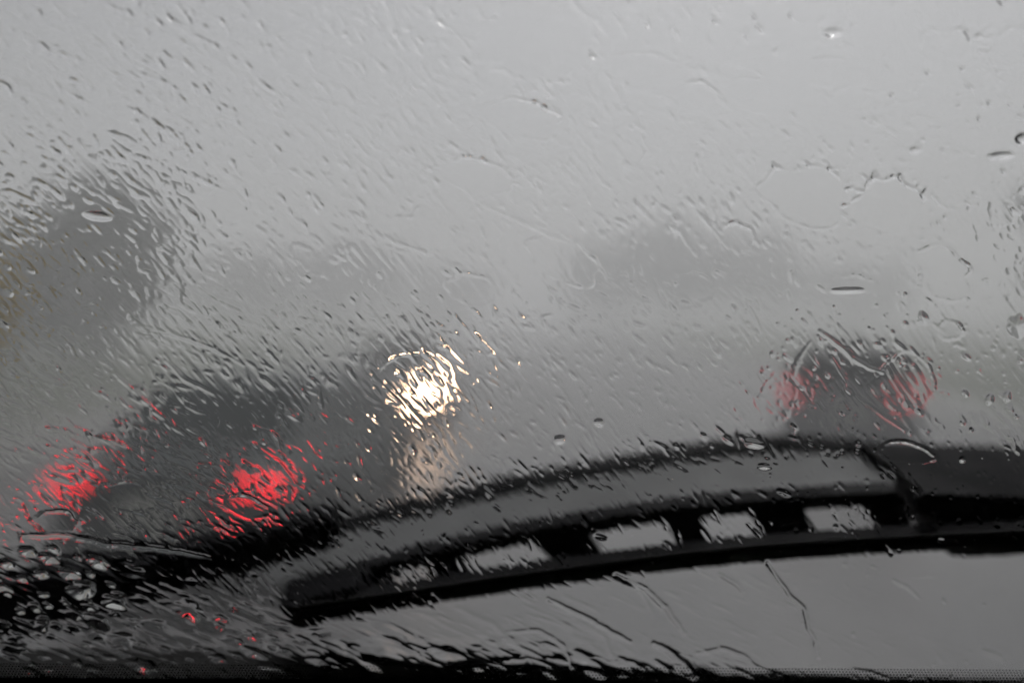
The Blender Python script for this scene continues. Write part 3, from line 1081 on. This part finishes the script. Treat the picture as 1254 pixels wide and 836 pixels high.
def strip(name, top, bot, w_near, w_far, mat, n=40, part_of=wip, bevel=.0008, wt=None):
    """a solid bar between two edge lines given where they show on the glass; near/far are distances off the glass"""
    A, B = spline(top, n), spline(bot, n)
    vv, ff = [], []
    for i, ((ax, ay), (bx, by_)) in enumerate(zip(A, B)):
        # edges fixed in the glass plane, then pushed out along its normal
        ua, va = guv(ax, ay, (w_near + w_far) / 2)
        ub, vb_ = guv(bx, by_, (w_near + w_far) / 2)
        vv += [gpt(ua, va, w_near), gpt(ua, va, w_far), gpt(ub, vb_, w_far), gpt(ub, vb_, w_near)]
        if i:
            a, b = 4 * (i - 1), 4 * i
            ff += [(a + k, a + (k + 1) % 4, b + (k + 1) % 4, b + k) for k in range(4)]
    ff += [(3, 2, 1, 0), tuple(4 * (n - 1) + k for k in range(4))]
    o = from_data(name, vv, ff, mat)
    bm = bmesh.new()
    bm.from_mesh(o.data)
    bmesh.ops.recalc_face_normals(bm, faces=bm.faces)
    bm.to_mesh(o.data)
    bm.free()
    bevel_mod(o, bevel)
    if part_of is not None:
        under(o, part_of, winv)
    return o


def ribbon(name, outer, inner, thick, mat, n=48):
    """a curved flank whose two long edges stand at their own distance off the glass: points (px, py, w)"""
    A, B = spline(outer, n), spline(inner, n)
    vv, ff = [], []
    for i in range(n):
        a, b = gp(*A[i]), gp(*B[i])
        nn = (b - a).cross(G_U).normalized()
        vv += [a, b, b + nn * thick, a + nn * thick]
        if i:
            p, q = 4 * (i - 1), 4 * i
            ff += [(p + k, p + (k + 1) % 4, q + (k + 1) % 4, q + k) for k in range(4)]
    ff += [(3, 2, 1, 0), tuple(4 * (n - 1) + k for k in range(4))]
    o = from_data(name, vv, ff, mat, smooth=False)
    bm = bmesh.new()
    bm.from_mesh(o.data)
    bmesh.ops.recalc_face_normals(bm, faces=bm.faces)
    bm.to_mesh(o.data)
    bm.free()
    bevel_mod(o, .0008)
    return under(o, wip, winv)


LOW = [(362, 752), (500, 733), (640, 712), (760, 696), (900, 680), (1050, 669), (1254, 659), (1420, 654)]


def off(line, dy):
    return [(x, y + dy) for x, y in line]


strip('blade_spine', off(LOW, -20), off(LOW, -3), .027, .037, M_WPLASTIC)
RAIL = [(352, 722), (400, 704), (470, 684), (550, 664), (640, 644), (720, 632), (800, 618), (900, 608), (1000, 601), (1090, 596)]
strip('bridge_rail', off(RAIL, -5), off(RAIL, 12), .044, .053, M_WPLASTIC)
# struts between rail and spine
for top_x0, top_x1, bot_x0, bot_x1 in [(352, 380, 366, 400), (440, 468, 462, 488), (520, 550, 545, 584), (640, 712, 690, 742),
                                       (800, 848, 838, 872), (905, 972, 938, 1000), (1040, 1095, 1078, 1110)]:
    rt = lambda x: float(np.interp(x, [p[0] for p in RAIL], [p[1] for p in RAIL]))
    lw = lambda x: float(np.interp(x, [p[0] for p in LOW], [p[1] for p in LOW]))
    strip('bridge_link', [(top_x0, rt(top_x0)), (bot_x0, lw(bot_x0) - 16)], [(top_x1, rt(top_x1)), (bot_x1, lw(bot_x1) - 16)],
          .0445, .0525, M_WPLASTIC, n=6)
# plate that closes the first window near the tip
strip('tip_cap', [(352, 722), (440, 700)], [(366, 746), (462, 732)], .0275, .0430, M_WPLASTIC, n=6)
ribbon('rubber_lip', [(x, y - 12, .028) for x, y in LOW], [(x, y - 10, .0025) for x, y in LOW], .0012, M_RUBBER)
# upper flank of the arched bridge and the dark arm behind it
ARCH = [(300, 688), (380, 662), (450, 641), (540, 618), (640, 597), (720, 582), (800, 568), (870, 556), (930, 550), (980, 549), (1050, 553), (1100, 561)]
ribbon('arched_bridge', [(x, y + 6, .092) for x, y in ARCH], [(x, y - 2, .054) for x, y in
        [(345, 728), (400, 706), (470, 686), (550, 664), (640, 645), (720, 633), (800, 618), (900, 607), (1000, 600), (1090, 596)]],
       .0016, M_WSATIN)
ARM = ARCH + [(1180, 572), (1254, 578), (1420, 586)]
strip('wiper_arm', off(ARM, -14), [(x, y + 14 + (46 if x > 1060 else 0)) for x, y in ARM], .094, .108, M_WPLASTIC, n=60)
# mount: solid block where arm and blade meet
strip('arm_mount', [(1086, 566), (1150, 568), (1254, 572), (1420, 578)], [(1112, 636), (1150, 637), (1254, 630), (1420, 624)],
      .040, .092, M_WPLASTIC, n=20)
bm = bmesh.new()
for x, y in ((1128, 610),):
    bmesh.ops.create_cone(bm, cap_ends=True, segments=16, radius1=.004, radius2=.0035, depth=.004,
                          matrix=Matrix.Translation(gp(x, y, .038)) @ G_N.to_track_quat('Z', 'Y').to_matrix().to_4x4())
under(from_bm('pivot_rivet', bm, M_WPLASTIC, smooth=False), wip, winv)

# ------------------------------------------------------------------ arm of the second wiper, crossing the lower corner
wip2 = empty('windscreen_wiper', gp(-120, 752, .06), 0, 'black arm of the second wiper crossing the beaded lower corner', 'wiper')
bpy.context.view_layer.update()
winv = Matrix.Translation(-Vector(wip2.location))
strip('wiper_arm', [(-260, 738), (-100, 716), (40, 692), (150, 672), (250, 654), (345, 634), (420, 618)],
      [(-260, 816), (-100, 790), (40, 760), (150, 732), (250, 702), (345, 680), (420, 656)], .055, .072, M_WPLASTIC, n=40, part_of=wip2, bevel=.003)

# ------------------------------------------------------------------ black cowl of the cab below the glass
COWL = [(-2600, 804), (-300, 806), (0, 806), (200, 809), (400, 812), (600, 816), (750, 822), (900, 832), (1100, 842), (1500, 846), (3800, 850)]
strip('cowl', COWL, off(COWL, 130), .012, .030, M_CABIN, n=90, part_of=None, bevel=.002).parent = cab
